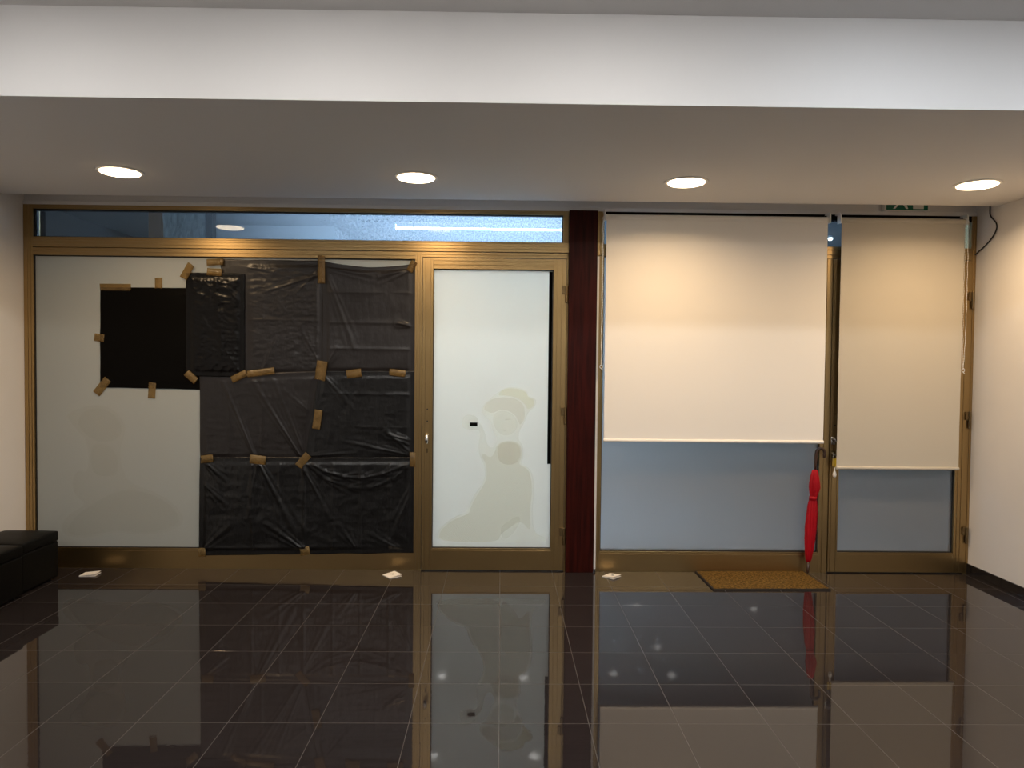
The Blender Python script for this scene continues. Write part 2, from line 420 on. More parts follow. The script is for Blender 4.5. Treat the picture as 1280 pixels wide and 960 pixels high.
g1 = thing('window_decal', 'pale kneeling lady decal with piled hair and robe on the door glass', 'decal', 'window figure decals', (-.05, 5.08, .2))
OUT = [(-.444, .193), (-.433, .274), (-.373, .34), (-.3, .385), (-.228, .407), (-.217, .458), (-.171, .546), (-.12, .612), (-.104, .678), (-.114, .751), (-.144, .795), (-.156, .882), (-.142, .955), (-.153, .991), (-.203, .98), (-.254, .997), (-.273, 1.019), (-.262, 1.077), (-.226, 1.096), (-.164, 1.078), (-.153, 1.035), (-.124, 1.006), (-.102, .94), (-.094, .882), (-.057, .853), (-.022, .912), (-.029, .941), (-.058, .977), (-.069, 1.05), (-.125, 1.086), (-.132, 1.129), (-.111, 1.173), (-.061, 1.217), (-.017, 1.253), (.04, 1.287), (.127, 1.284), (.186, 1.255), (.186, 1.226), (.251, 1.205), (.237, 1.147), (.187, 1.11), (.162, 1.03), (.13, .986), (.124, .913), (.157, .884), (.164, .797), (.14, .746), (.191, .732), (.228, .681), (.24, .549), (.226, .432), (.237, .264), (.326, .235), (.326, .198)]
HAIR = [(-.118, 1.122), (-.108, 1.166), (-.06, 1.205), (.026, 1.218), (.114, 1.201), (.16, 1.161), (.17, 1.088), (.151, 1.037), (.13, 1.022), (.115, 1.073), (.071, 1.116), (-.002, 1.13), (-.06, 1.101), (-.089, 1.112)]
FLOW = [(-.024, 1.224), (-.003, 1.258), (.048, 1.279), (.127, 1.274), (.180, 1.248), (.183, 1.219), (.237, 1.198), (.227, 1.154), (.187, 1.125), (.172, 1.165), (.121, 1.212), (.041, 1.228)]
KIM = [(-.021, .89), (.029, .91), (.102, .91), (.146, .877), (.15, .797), (.125, .746), (.191, .717), (.214, .666), (.225, .549), (.209, .432), (.218, .263), (.151, .358), (.064, .299), (.006, .255), (-.015, .196), (-.427, .201), (-.419, .27), (-.365, .329), (-.293, .37), (-.213, .397), (-.202, .451), (-.156, .539), (-.11, .605), (-.092, .678), (-.1, .751), (-.129, .795), (-.122, .824), (-.071, .788), (-.042, .824)]
FACE = [(-.050, 1.095), (.0, 1.125), (.065, 1.11), (.105, 1.07), (.12, 1.02), (.10, .975), (.05, .945), (.0, .955), (-.035, .99), (-.055, 1.04)]
for nm, P, y, m_ in (('outline', OUT, 5.0797, 'decal_pale'), ('robe', KIM, 5.0793, 'decal_grey'), ('face', FACE, 5.0793, 'decal_pale'), ('hair', HAIR, 5.0789, 'decal_beige'), ('flower', FLOW, 5.0793, 'decal_yellow')):
    child_at(decal(nm, P, y, M[m_], g1), g1)
child_at(decal('shoulder', [(-.02, .88), (.03, .90), (.10, .90), (.138, .87), (.14, .80), (.11, .75), (.03, .74), (-.02, .78)], 5.0789, M['decal_beige'], g1), g1)
child_at(decal('brow', [(.02, 1.052), (.045, 1.068), (.075, 1.06), (.048, 1.058)], 5.0789, M['decal_beige'], g1), g1)
child_at(decal('mouth', [(.012, .985), (.028, .992), (.044, .985), (.028, .978)], 5.0789, M['decal_beige'], g1), g1)
child_at(decal('sleeve_fold', [(.0, .30), (.05, .34), (.12, .39), (.15, .36), (.11, .28), (.06, .23), (.02, .22)], 5.0789, M['decal_pale'], g1), g1)

# ---- dark wood pillar and white trim
bm = boxes((.459, .655, 5.035, 5.2, 0, 2.506))
struct('pillar', bm, M['wood'], .002, 'dark red varnished wood pillar between the two shopfronts', 'pillar')
struct('trim_1', boxes((.6555, .671, 5.052, 5.10, .02, 2.195)), M['white'], .002, 'thin white strip along the right side of the wood pillar', 'trim')

# ------------------------------------------------------------------ right shopfront
w2 = sroot('window_2', 'bronze framed fixed pane behind the wide roller blind, grey glass below', 'window')
bm = bmesh.new(); bar_v(bm, .656, .703, 2.2, 2.506, 5.066, 5.15, (.45, .7)); obj('frame_jamb', bm, B, w2, .001)
bm = bmesh.new(); bar_v(bm, .671, .703, 0, 2.198, 5.066, 5.15, (.5,)); obj('frame_jamb', bm, B, w2, .001)
bm = bmesh.new(); bar_h(bm, .703, 3.268, 2.470, 2.506, 5.07, 5.15, (.5,)); obj('head_rail', bm, M['dark_brown'], w2, .001)  # rail coloured dark to put in the shadow gap above the blinds
bm = bmesh.new(); bar_h(bm, .703, 3.268, 2.200, 2.282, 5.06, 5.15, (.3, .7)); obj('transom_rail', bm, B, w2, .001)
bm = bmesh.new(); bar_h(bm, .703, 2.235, 0, .143, 5.066, 5.15, (.9,)); obj('bottom_rail', bm, B, w2, .001)
bm = bmesh.new(); bar_v(bm, 2.235, 2.300, 0, 2.2, 5.066, 5.15, (.4,)); obj('mullion', bm, B, w2, .001)
bm = bmesh.new(); bar_v(bm, 3.268, 3.303, 0, 2.506, 5.066, 5.15, (.5,)); obj('frame_jamb', bm, B, w2, .001)
bm = bmesh.new(); rim(bm, .703, 2.235, .143, 2.2, .005, 5.085, 5.13); obj('gasket', bm, M['gasket'], w2)
obj('transom_glass', boxes((.703, 3.268, 5.10, 5.106, 2.282, 2.47)), M['glass'], w2)
o = obj('frosted_pane', boxes((.708, 2.230, 5.092, 5.100, .148, 2.195)), M['film_grey'], w2); o['label'] = 'blue grey frosted glass under the wide blind'

dd = sroot('door_2', 'bronze framed glass entrance door half covered by the narrow roller blind', 'door')
bm = bmesh.new(); bar_v(bm, 2.303, 2.369, .008, 2.195, 5.058, 5.12, (.22, .8)); obj('stile', bm, B, dd, .001)
bm = bmesh.new(); bar_v(bm, 3.190, 3.264, .008, 2.195, 5.058, 5.12, (.25, .6)); obj('stile', bm, B, dd, .001)
bm = bmesh.new(); bar_h(bm, 2.369, 3.190, 2.11, 2.195, 5.058, 5.12, (.4,)); obj('top_rail', bm, B, dd, .001)
bm = bmesh.new(); bar_h(bm, 2.369, 3.190, .008, .146, 5.058, 5.12, (.92,)); obj('bottom_rail', bm, B, dd, .001)
bm = bmesh.new(); rim(bm, 2.369, 3.190, .146, 2.11, .005, 5.075, 5.11); obj('gasket', bm, M['gasket'], dd)
o = obj('frosted_pane', boxes((2.374, 3.185, 5.085, 5.092, .151, 2.105)), M['film_grey'], dd)
for z in (1.92, 1.085, .275): hinge(3.276, z, 5.058, dd)
bm = bmesh.new()
box(bm, 2.308, 2.338, 5.053, 5.058, .905, .960)
ring_tube(bm, [(2.320, 5.055, .952), (2.320, 5.032, .952), (2.318, 5.024, .944), (2.330, 5.022, .932), (2.400, 5.022, .930)], [.010, .009, .008, .008, .007], 10)
obj('handle', bm, M['chrome'], dd, .001, True)
bm = bmesh.new()
box(bm, 2.308, 2.340, 5.0545, 5.058, .815, .862)
obj('lock_plate', bm, M['bronze_dark'], dd, .002)
bm = bmesh.new()
ring_tube(bm, [(2.322, 5.057, .842), (2.322, 5.048, .842)], .009, 14)
obj('lock_cylinder', bm, M['chrome'], dd)
bm = bmesh.new()
for z in (1.12, 1.04):
    bmesh.ops.create_circle(bm, cap_ends=True, radius=.005, segments=12, matrix=Matrix.Translation((2.335, 5.0575, z)) @ Matrix.Rotation(PI / 2, 4, 'X'))
obj('screw_hole', bm, M['gasket'], dd)

k = thing('key_bunch', 'keys hanging from the entrance door lock with a yellow tag and white bead', 'keys', None, (2.316, 5.045, .84))
bm = bmesh.new()
box(bm, -.002, .002, -.022, .0015, -.004, .004)
lathe(bm, [(.011, -.0012), (.011, .0012)], (0, -.026, 0), 14)
obj('key', bm, M['chrome'], k, .0005)
bm = bmesh.new()
n = 16; ring_tube(bm, [(.002 + .012 * math.sin(2 * PI * i / n), -.028, -.016 + .012 * math.cos(2 * PI * i / n)) for i in range(n + 1)], .0014, 6); obj('ring', bm, M['chrome'], k)
bm = bmesh.new(); prism_xz(bm, [(.002, -.028), (.016, -.026), (.021, -.086), (.015, -.092), (.004, -.088)], -.030, -.026); obj('tag', bm, M['yellow'], k, .001)
bm = bmesh.new(); prism_xz(bm, [(-.010, -.028), (.002, -.028), (.000, -.084), (-.012, -.082)], -.024, -.022); obj('tag', bm, M['brass'], k, .001)
bm = bmesh.new(); lathe(bm, [(.002, -.160), (.008, -.156), (.0125, -.146), (.0128, -.136), (.009, -.122), (.005, -.112), (.0045, -.096), (.003, -.090)], (.004, -.028, 0), 16); obj('bead', bm, M['cord_white'], k, smooth=True)
bm = bmesh.new(); ring_tube(bm, [(.004, -.028, -.026), (.004, -.028, -.094)], .0012, 6); obj('cord', bm, M['black_plastic'], k)

# ------------------------------------------------------------------ roller blinds
def blind(x0, x1, zb, label, chain_side, zc, cloth):
    y = 5.0
    r = thing('roller_blind', label, 'blind', 'roller blinds over the right shopfront', ((x0 + x1) / 2, y, 2.45))
    bm = bmesh.new()
    nx, nz = 24, 40
    zt = 2.445
    grid = {}
    for i in range(nx + 1):
        for j in range(nz + 1):
            u, v = i / nx, j / nz
            rip = .0018 * noise.noise(Vector((u * 3 + x0, v * 2, .3))) * math.sin(PI * v)
            edge = .0015 * math.sin(v * 40 + x0) * (abs(u - .5) > .48)
            xx = x0 + .012 + (x1 - x0 - .024) * u + (.0012 * noise.noise(Vector((v * 9, x0, u))) if i in (0, nx) else 0)
            for s in (0, 1):
                grid[i, j, s] = bm.verts.new((xx, y + rip + edge * .3 + s * .0008, zb + .02 + (zt - zb - .02) * v))
    for i in range(nx):
        for j in range(nz):
            bm.faces.new([grid[i, j, 0], grid[i + 1, j, 0], grid[i + 1, j + 1, 0], grid[i, j + 1, 0]])
            bm.faces.new([grid[i, j, 1], grid[i, j + 1, 1], grid[i + 1, j + 1, 1], grid[i + 1, j, 1]])
    for i in range(nx):
        for j, f in ((0, 1), (nz, -1)):
            q = [grid[i, j, 0], grid[i, j, 1], grid[i + 1, j, 1], grid[i + 1, j, 0]]; bm.faces.new(q[::f])
    for j in range(nz):
        for i, f in ((0, -1), (nx, 1)):
            q = [grid[i, j, 0], grid[i, j, 1], grid[i, j + 1, 1], grid[i, j + 1, 0]]; bm.faces.new(q[::f])
    o = obj('fabric', bm, cloth, r, smooth=False); child_at(o, r)
    bm = bmesh.new(); ring_tube(bm, [(x0 + .008, y + .012, 2.455), (x1 - .008, y + .012, 2.455)], .021, 20)
    o = obj('roller_tube', bm, cloth, r, .002, True); child_at(o, r)
    bm = bmesh.new(); ring_tube(bm, [(x0 + .010, y, zb + .013), (x1 - .010, y, zb + .013)], .0115, 14)
    o = obj('bottom_bar', bm, cloth, r, .002, True); child_at(o, r)
    for s, xe in ((1, x0), (-1, x1)):
        bm = bmesh.new()
        xa, xb = sorted((xe - s * .004, xe + s * .004))
        prism = [(5.070, 2.506), (5.0, 2.506), (4.985, 2.495), (4.985, 2.432), (5.035, 2.432), (5.035, 2.490), (5.070, 2.496)]
        a = [bm.verts.new((xa, p, q)) for p, q in prism]; b = [bm.verts.new((xb, p, q)) for p, q in prism]
        bm.faces.new(a); bm.faces.new(b[::-1])
        for i in range(len(prism)):
            bm.faces.new((a[i], b[i], b[(i + 1) % len(prism)], a[(i + 1) % len(prism)]))
        ring_tube(bm, [(xe - s * .003, y + .012, 2.455), (xe + s * .010, y + .012, 2.455)], .024, 18)
        o = obj('bracket', bm, M['white'], r, .001); child_at(o, r)
    xc = x0 - .010 if chain_side < 0 else x1 + .010
    bm = bmesh.new()
    nb = int((2.46 - zc) / .009)
    for yy in (y - .006, y + .028):
        ring_tube(bm, [(xc + .0015 * math.sin(q * .5), yy + (y + .011 - yy) * (q / nb) ** 6, 2.46 - (2.46 - zc) * q / nb) for q in range(nb + 1)],
                  [.0024 if q % 2 else .0013 for q in range(nb + 1)], 6)
    o = obj('bead_chain', bm, M['cord_white'], r); child_at(o, r)
    bm = bmesh.new()
    ring_tube(bm, [(xc + .010 * math.cos(t), y + .011, zc - .006 + .012 * math.sin(t)) for t in [i * PI / 6 for i in range(13)]], .0028, 6)
    ring_tube(bm, [(xc, y + .011, zc - .018), (xc + .010, y + .011, zc - .030)], .0035, 6)
    o = obj('chain_clip', bm, M['white'], r); child_at(o, r)
    return r
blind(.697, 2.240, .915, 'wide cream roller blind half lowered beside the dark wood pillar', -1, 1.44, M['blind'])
blind(2.312, 3.188, .738, 'narrow cream roller blind over the entrance door, hanging lower', 1, 1.44, M['blind_darker'])

# ------------------------------------------------------------------ black plastic sheets
def seg_dist(p, a, b):
    ax, az = a; bx, bz = b; dx, dz = bx - ax, bz - az
    t = max(0, min(1, ((p[0] - ax) * dx + (p[1] - az) * dz) / (dx * dx + dz * dz)))
    return math.hypot(p[0] - ax - t * dx, p[1] - az - t * dz), t

def curve(P, w, a):
    return [(p, q, w, a * .8) for p, q in zip(P, P[1:])]

def sheet(label, Q, y0, m, folds_x=(), folds_z=(), ridges=(), amp=.0045, crink=.0015, cs=(9, 22), sag_top=0., flat=None, seed=0, ew=.004, mask_w=.03, nd=.0065, fs=.32):
    """Q: top-left, top-right, bottom-right, bottom-left in x,z on the shopfront plane; it bulges into the room"""
    W_ = Q[1][0] - Q[0][0]; H_ = Q[0][1] - Q[3][1]
    nx, nz = max(20, int(W_ / nd)), max(20, int(H_ / nd))
    bm = bmesh.new(); V = {}
    for j in range(nz + 1):
        for i in range(nx + 1):
            u, v = i / nx, j / nz
            x = (Q[0][0] * (1 - u) + Q[1][0] * u) * (1 - v) + (Q[3][0] * (1 - u) + Q[2][0] * u) * v
            z = (Q[0][1] * (1 - u) + Q[1][1] * u) * (1 - v) + (Q[3][1] * (1 - u) + Q[2][1] * u) * v
            z -= sag_top * math.sin(PI * u) ** .8 * (1 - v) ** 6
            # frayed edges
            if i in (0, nx): x += ew * noise.noise(Vector((z * 6, seed, i)))
            if j in (0, nz): z += ew * noise.noise(Vector((x * 6, seed, j + 3.)))
            h = 0.
            for f in folds_x: h += fs * math.exp(-abs(x - f - .006 * noise.noise(Vector((z * 2, f, seed)))) / .008)
            for f in folds_z: h += fs * math.exp(-abs(z - f - .006 * noise.noise(Vector((x * 2, f, seed)))) / .010)
            for (a, b, w, s) in ridges:
                d, t = seg_dist((x, z), a, b)
                ww = w * (.35 + t)
                h += s * math.exp(-(d / ww) ** 2) * (1 - .55 * t)
                h += .45 * s * math.exp(-((d - 2.2 * ww) / (ww * .8)) ** 2) * (1 - .7 * t)
            n1 = noise.fractal(Vector((x * 2.2, z * 2.2, seed * 3.1)), 1., 2., 3)
            n2 = noise.ridged_multi_fractal(Vector((x * cs[0], z * cs[1], seed * 1.7)), .9, 2.1, 3, 1., 2.) / 2
            e = min(u * W_, (1 - u) * W_, v * H_, (1 - v) * H_)
            mk = max(0, min(1, (e - .026) / mask_w)); mk = .03 + .97 * mk * mk * (3 - 2 * mk)
            if flat: mk *= max(.08, min(1, (x - flat) / .05)) if x < flat + .05 else 1
            hh = amp * 2.0 * max(0, h * .8 + n1 * .6 + .25) + crink * 2.0 * max(0, n2)
            V[i, j] = bm.verts.new((x, y0 - hh * mk, z))
    for j in range(nz):
        for i in range(nx):
            bm.faces.new((V[i, j], V[i, j + 1], V[i + 1, j + 1], V[i + 1, j]))
    o = obj('hanging_plastic_sheet', bm, m, None, smooth=True)
    s = o.modifiers.new('thickness', 'SOLIDIFY'); s.thickness = .0003; s.offset = 0
    return tag(o, label, 'plastic sheet', 'black plastic sheets taped over the fixed pane')

sheet('square matte black plastic sheet, the leftmost, taped to bare white pane', [(-2.764, 1.947), (-2.100, 1.949), (-2.082, 1.248), (-2.768, 1.258)], 5.0820, M['bag_matte'],
      ridges=[((-2.68, 1.90), (-2.63, 1.80), .006, .5), ((-2.20, 1.92), (-2.08, 1.80), .006, .7), ((-2.55, 1.42), (-2.42, 1.30), .006, .4)], amp=.002, crink=.0003, seed=1)
sheet('narrow crinkled black plastic sheet overlapping the matte square one', [(-2.174, 2.052), (-1.774, 2.051), (-1.774, 1.338), (-2.175, 1.341)], 5.0735, M['bag_crinkle'],
      folds_x=(-2.07, -1.93), ridges=[((-1.98, 2.03), (-1.80, 1.85), .008, .8), ((-2.16, 2.0), (-2.08, 1.90), .008, .8), ((-1.80, 1.36), (-1.95, 1.6), .010, .8), ((-1.97, 2.02), (-1.93, 1.5), .010, .6)], amp=.0032, crink=.0034, cs=(16, 30), seed=2)
sheet('upper black plastic sheet right of the crinkled one, under the middle of the bronze rail', [(-1.950, 2.148), (-1.230, 2.146), (-1.228, 1.356), (-1.807, 1.334)], 5.0830, M['bag_soft'],
      folds_z=(1.735,), folds_x=(-1.28,), ridges=[((-1.26, 2.05), (-1.62, 1.93), .010, 1.1), ((-1.26, 2.08), (-1.42, 1.92), .008, .9), ((-1.9, 2.12), (-1.5, 2.05), .010, .8), ((-1.65, 1.39), (-1.55, 1.62), .012, .6), ((-1.25, 1.42), (-1.40, 1.70), .012, .5)], amp=.0042, crink=.0024, flat=-1.765, seed=3)
sheet('upper black plastic sheet with sagging top edge next to the white door', [(-1.240, 2.148), (-.594, 2.138), (-.597, 1.360), (-1.244, 1.356)], 5.0808, M['bag_soft'],
      folds_z=(1.93, 1.72, 1.54), ridges=[((-1.235, 2.11), (-1.02, 1.55), .016, .8), ((-.61, 2.11), (-.85, 2.04), .016, .9), ((-1.23, 2.10), (-.9, 2.05), .015, .7), ((-.62, 1.70), (-.72, 1.72), .008, 1.2), ((-1.22, 1.40), (-1.14, 1.55), .012, .8)], amp=.0052, crink=.0004, sag_top=.036, seed=4)
sheet('middle black plastic sheet with long diagonal creases, below the crinkled one', [(-2.082, 1.345), (-1.252, 1.385), (-1.356, .750), (-2.083, .755)], 5.0785, M['bag_soft'],
      folds_x=(-1.66, -1.88), ridges=[((-1.70, .78), (-1.92, 1.30), .012, 1.2), ((-1.38, .78), (-1.72, 1.32), .014, 1.2), ((-1.36, .80), (-1.58, 1.34), .014, .8), ((-1.26, 1.05), (-1.5, 1.25), .012, .5), ((-2.06, .79), (-1.90, .80), .010, .7)], amp=.0050, crink=.0010, seed=5)
sheet('middle black plastic sheet crumpled at its corner by the door handle', [(-1.262, 1.385), (-.597, 1.392), (-.594, .758), (-1.366, .750)], 5.0762, M['bag_low'],
      folds_z=(1.23, 1.00), folds_x=(-.86,), ridges=[((-.60, .80), (-.80, .98), .014, 1.1), ((-.60, .80), (-1.1, .90), .014, .9), ((-.60, .90), (-.78, .95), .010, 1.3), ((-.61, .87), (-.74, .92), .007, 1.3), ((-1.25, 1.38), (-1.02, 1.12), .016, .8), ((-1.37, .79), (-1.0, .82), .012, .8)], amp=.0048, crink=.0010, seed=6)
sheet('lowest and widest black plastic sheet, lapping over the bronze bottom rail', [(-2.083, .778), (-.593, .790), (-.590, .122), (-2.090, .094)], 5.0738, M['bag_low'],
      folds_x=(-1.72, -1.53, -1.36, -1.16, -.97, -.77), folds_z=(.145,), ridges=[((-1.68, .76), (-1.40, .22), .022, 1.0), *curve([(-1.36, .765), (-1.22, .690), (-1.08, .652), (-.96, .645), (-.82, .672), (-.70, .72), (-.60, .775)], .014, .9), *curve([(-1.36, .755), (-1.20, .63), (-1.04, .575), (-.90, .575), (-.74, .64), (-.60, .765)], .016, .6), ((-1.36, .14), (-1.62, .32), .018, 1.1), ((-2.07, .13), (-1.88, .30), .018, .9), ((-2.06, .76), (-1.90, .62), .014, .9), ((-.60, .60), (-.75, .22), .022, .9), ((-1.68, .76), (-1.75, .35), .014, .6), ((-2.06, .60), (-1.90, .45), .014, .6), ((-1.0, .15), (-1.12, .32), .016, .6), ((-.70, .15), (-.92, .26), .016, .6), ((-1.36, .70), (-1.18, .36), .016, .7), ((-1.36, .76), (-1.36, .3), .012, .6)], amp=.0072, crink=.0018, cs=(7, 12), seed=7, fs=.55)

# ------------------------------------------------------------------ packing tape
def tape(x, z, w, h, ang, y, label, curl=0.):
    bm = bmesh.new(); n = 12; r = random.Random(int(x * 1000) + int(z * 777))
    ca, sa = math.cos(ang), math.sin(ang); V = []
    for i in range(n + 1):
        for j in range(3):
            u = (i / n - .5) * w; v = (j / 2 - .5) * h
            if i in (0, n): u += r.uniform(-.003, .003)
            dy = .0009 * noise.noise(Vector((u * 60, v * 60, x)))
            V.append(bm.verts.new((x + u * ca - v * sa, y + dy, z + u * sa + v * ca)))
    for i in range(n):
        for j in range(2):
            bm.faces.new((V[i * 3 + j], V[i * 3 + j + 1], V[i * 3 + j + 4], V[i * 3 + j + 3]))
    o = obj('packing_tape', bm, M['tape'], None, smooth=True)
    s = o.modifiers.new('thickness', 'SOLIDIFY'); s.thickness = .0002; s.offset = 0
    return tag(o, label, 'tape', 'brown packing tape holding the black sheets')
D = math.radians
TAPES = [
 (-2.660, 1.948, .210, .046, 0, 'long level brown tape along the top left of the square sheet'),
 (-2.365, 1.979, .070, .050, 90, 'short upright tape at the middle of the square sheet top edge'),
 (-2.772, 1.600, .066, .052, -8, 'small tape halfway down the left edge of the square sheet'),
 (-2.754, 1.264, .128, .056, 52, 'slanted tape at the bottom left corner of the square sheet'),
 (-2.412, 1.240, .108, .050, 86, 'upright tape at the middle of the square sheet bottom edge'),
 (-2.137, 1.336, .090, .050, -42, 'slanted tape at the bottom left corner of the narrow crinkled sheet'),
 (-2.163, 2.060, .112, .052, 60, 'slanted tape at the top left corner of the narrow crinkled sheet'),
 (-1.972, 2.126, .110, .046, 4, 'level tape just under the bronze rail above the crinkled sheet'),
 (-1.978, 2.058, .100, .050, -3, 'level tape on the top edge of the crinkled sheet, under another tape'),
 (-1.808, 1.343, .110, .046, 27, 'sloping tape at the bottom right corner of the crinkled sheet'),
 (-1.657, 1.372, .190, .046, 8, 'long crumpled tape along the seam right of the crinkled sheet'),
 (-1.244, 1.389, .135, .072, 82, 'wide upright tape where the four big sheets meet'),
 (-1.018, 1.370, .104, .056, 8, 'level tape on the seam between the two sheets by the door, nearer the middle'),
 (-.719, 1.378, .110, .046, -6, 'level tape on the seam between the two sheets by the door, nearer the door'),
 (-1.269, 1.050, .135, .054, 82, 'upright tape alone on the seam between the two middle sheets'),
 (-2.028, .771, .084, .052, 6, 'crumpled tape at the top left corner of the lowest sheet'),
 (-1.680, .768, .108, .060, -6, 'level tape at the foot of the left diagonal crease'),
 (-1.365, .765, .112, .052, 50, 'slanted tape at the foot of the second diagonal crease'),
 (-.609, .777, .042, .100, 0, 'tape wrapped at the door mullion above the lowest sheet'),
 (-1.353, .133, .064, .056, 10, 'small tape at the bottom middle on the bronze bottom rail'),
 (-2.064, .120, .044, .060, 0, 'tiny tape at the bottom left corner of the lowest sheet'),
 (-1.244, 2.083, .190, .050, 90, 'long upright tape hanging from the bronze rail between the upper sheets'),
 (-.622, 2.112, .075, .046, 62, 'small slanted tape at the upper corner by the white door'),
]
for (x, z, w, h, a, lb) in TAPES:
    y = 5.0620
    if x < -2.2 and z > 1.2: y = 5.0795
    elif x < -2.0 and z > 1.2: y = 5.0660
    elif x > -2.0 and x < -1.9 and z > 2.0: y = 5.0655 if z < 2.1 else 5.0632
    elif z > 2.05: y = 5.0630
    tape(x, z, w, h, D(a), y, lb)

# ------------------------------------------------------------------ things on the floor
def ottoman(y0, y1, label, x0=-3.274, x1=-2.918, h=.326):
    t = thing('ottoman', label, 'ottoman', 'black cube ottomans by the left wall', ((x0 + x1) / 2, (y0 + y1) / 2, 0))
    w, d = (x1 - x0) / 2, (y1 - y0) / 2
    bm = boxes((-w, w, -d, d, .012, h - .075)); o = obj('body', bm, M['leather'], t, .012, False, 4)
    # cushioned lid with a soft crown
    bm = bmesh.new(); n = 14; V = {}
    for i in range(n + 1):
        for j in range(n + 1):
            u, v = i / n * 2 - 1, j / n * 2 - 1
            V[i, j] = bm.verts.new((u * w * 1.006, v * d * 1.006, h - .010 + .012 * (1 - u ** 4) * (1 - v ** 4)))
    Bv = {}
    for i in range(n + 1):
        for j in range(n + 1):
            if i in (0, n) or j in (0, n): Bv[i, j] = bm.verts.new((V[i, j].co.x, V[i, j].co.y, h - .075))
    for i in range(n):
        for j in range(n): bm.faces.new((V[i, j], V[i + 1, j], V[i + 1, j + 1], V[i, j + 1]))
    per = [(i, 0) for i in range(n)] + [(n, j) for j in range(n)] + [(i, n) for i in range(n, 0, -1)] + [(0, j) for j in range(n, 0, -1)]
    for a, b in zip(per, per[1:] + per[:1]): bm.faces.new((V[a], Bv[a], Bv[b], V[b]))
    bm.faces.new([Bv[p] for p in per])
    obj('lid', bm, M['leather'], t, .010, True, 3)
    for sx in (-1, 1):
        for sy in (-1, 1):
            bm = bmesh.new(); lathe(bm, [(.013, 0), (.016, .004), (.016, .014)], (sx * (w - .04), sy * (d - .04), 0), 14); obj('foot', bm, M['black_plastic'], t)
    return t
ottoman(4.475, 4.845, 'black leatherette cube ottoman pushed against the shopfront frame')
ottoman(4.085, 4.455, 'black leatherette cube ottoman nearer the camera, cut by the picture edge', x1=-2.898)

mt = thing('doormat', 'brown coir doormat with dark rubber edge in front of the entrance', 'doormat', None, (1.762, 4.862, 0))
mt.rotation_euler.z = D(1.2)
hw, hd = .385, .205
bm = bmesh.new(); rim2 = .007
for b_ in ((-hw, hw, -hd, -hd + rim2, 0, .010), (-hw, hw, hd - rim2, hd, 0, .010), (-hw, -hw + rim2, -hd + rim2, hd - rim2, 0, .010), (hw - rim2, hw, -hd + rim2, hd - rim2, 0, .010), (-hw + rim2, hw - rim2, -hd + rim2, hd - rim2, 0, .004)):
    box(bm, *b_)
obj('rubber_border', bm, M['rubber'], mt)
bm = bmesh.new(); nx, ny = 150, 80; V = {}
for i in range(nx + 1):
    for j in range(ny + 1):
        x = -hw + rim2 + (2 * hw - 2 * rim2) * i / nx; y = -hd + rim2 + (2 * hd - 2 * rim2) * j / ny
        V[i, j] = bm.verts.new((x, y, .0125 + .0022 * noise.noise(Vector((x * 160, y * 160, 0))) if 0 < i < nx and 0 < j < ny else .004))
for i in range(nx):
    for j in range(ny): bm.faces.new((V[i, j], V[i + 1, j], V[i + 1, j + 1], V[i, j + 1]))
obj('coir_pile', bm, M['coir'], mt)

def card(x, y, w, d, rot, label, mark):
    t = thing('paper_card', label, 'card', 'small white cards on the floor', (x, y, 0))
    t.rotation_euler.z = rot
    # a small folded card: base leaf and a slightly raised top leaf joined along one edge
    bm = bmesh.new()
    pts = [(-w / 2, .0), (w / 2, .0), (w / 2, .002), (-w / 2 + .003, .003), (w / 2, .013), (w / 2, .0145), (-w / 2, .005)]
    a = [bm.verts.new((p, -d / 2, q)) for p, q in pts]; b = [bm.verts.new((p, d / 2, q)) for p, q in pts]
    bm.faces.new(a); bm.faces.new(b[::-1])
    for i in range(len(pts)): bm.faces.new((a[i], b[i], b[(i + 1) % len(pts)], a[(i + 1) % len(pts)]))
    obj('leaf', bm, M['paper'], t)
    if mark:
        bm = bmesh.new(); box(bm, .0, .016, -.008, .008, .0105, .0122); o = obj('mark', bm, M['ink'], t); o['label'] = 'small dark printed mark'
    return t
card(-2.757, 4.925, .104, .085, D(4), 'white folded card on the floor near the black ottomans', False)
card(-.728, 4.935, .092, .100, D(38), 'white folded card with a dark mark below the lowest black sheet', True)
card(.768, 4.945, .092, .095, D(-42), 'white folded card on the floor at the foot of the wood pillar', True)

# ------------------------------------------------------------------ umbrella
um = thing('umbrella', 'closed red umbrella with curved brown handle leaning by the entrance door', 'umbrella', None, (2.140, 5.004, .0135))
top = Vector((2.196, 5.030, .855)) - um.location
axis = top.normalized(); ex = Vector((1, 0, 0)); ex = (ex - axis * ex.dot(axis)).normalized(); ey = axis.cross(ex)
Lm = top.length
bm = bmesh.new()
prof = [(.075, .011), (.10, .020), (.16, .027), (.24, .033), (.32, .0355), (.40, .034), (.47, .029), (.515, .0225), (.535, .021), (.555, .027), (.60, .035), (.63, .033), (.68, .026), (.715, .017), (.722, .009)]
rings = []; seg = 48
for (s, r) in prof:
    rg = []
    for q in range(seg):
        a = 2 * PI * q / seg
        tw = a * 8 + s * 9
        rr = r * (1 + .16 * math.sin(tw) + .05 * math.sin(tw * 2 + 1)) + .002 * noise.noise(Vector((a, s * 12, 0)))
        rg.append(bm.verts.new(axis * s + ex * (math.cos(a) * rr + (.006 * math.exp(-((s - .60) / .05) ** 2))) + ey * math.sin(a) * rr * .8))
    rings.append(rg)
for a, b in zip(rings, rings[1:]):
    for q in range(seg): bm.faces.new((a[q], a[(q + 1) % seg], b[(q + 1) % seg], b[q]))
bm.faces.new(rings[0][::-1]); bm.faces.new(rings[-1])
cn = obj('canopy', bm, M['red'], um, smooth=True)
bm = bmesh.new(); seg2 = 24; R_ = []
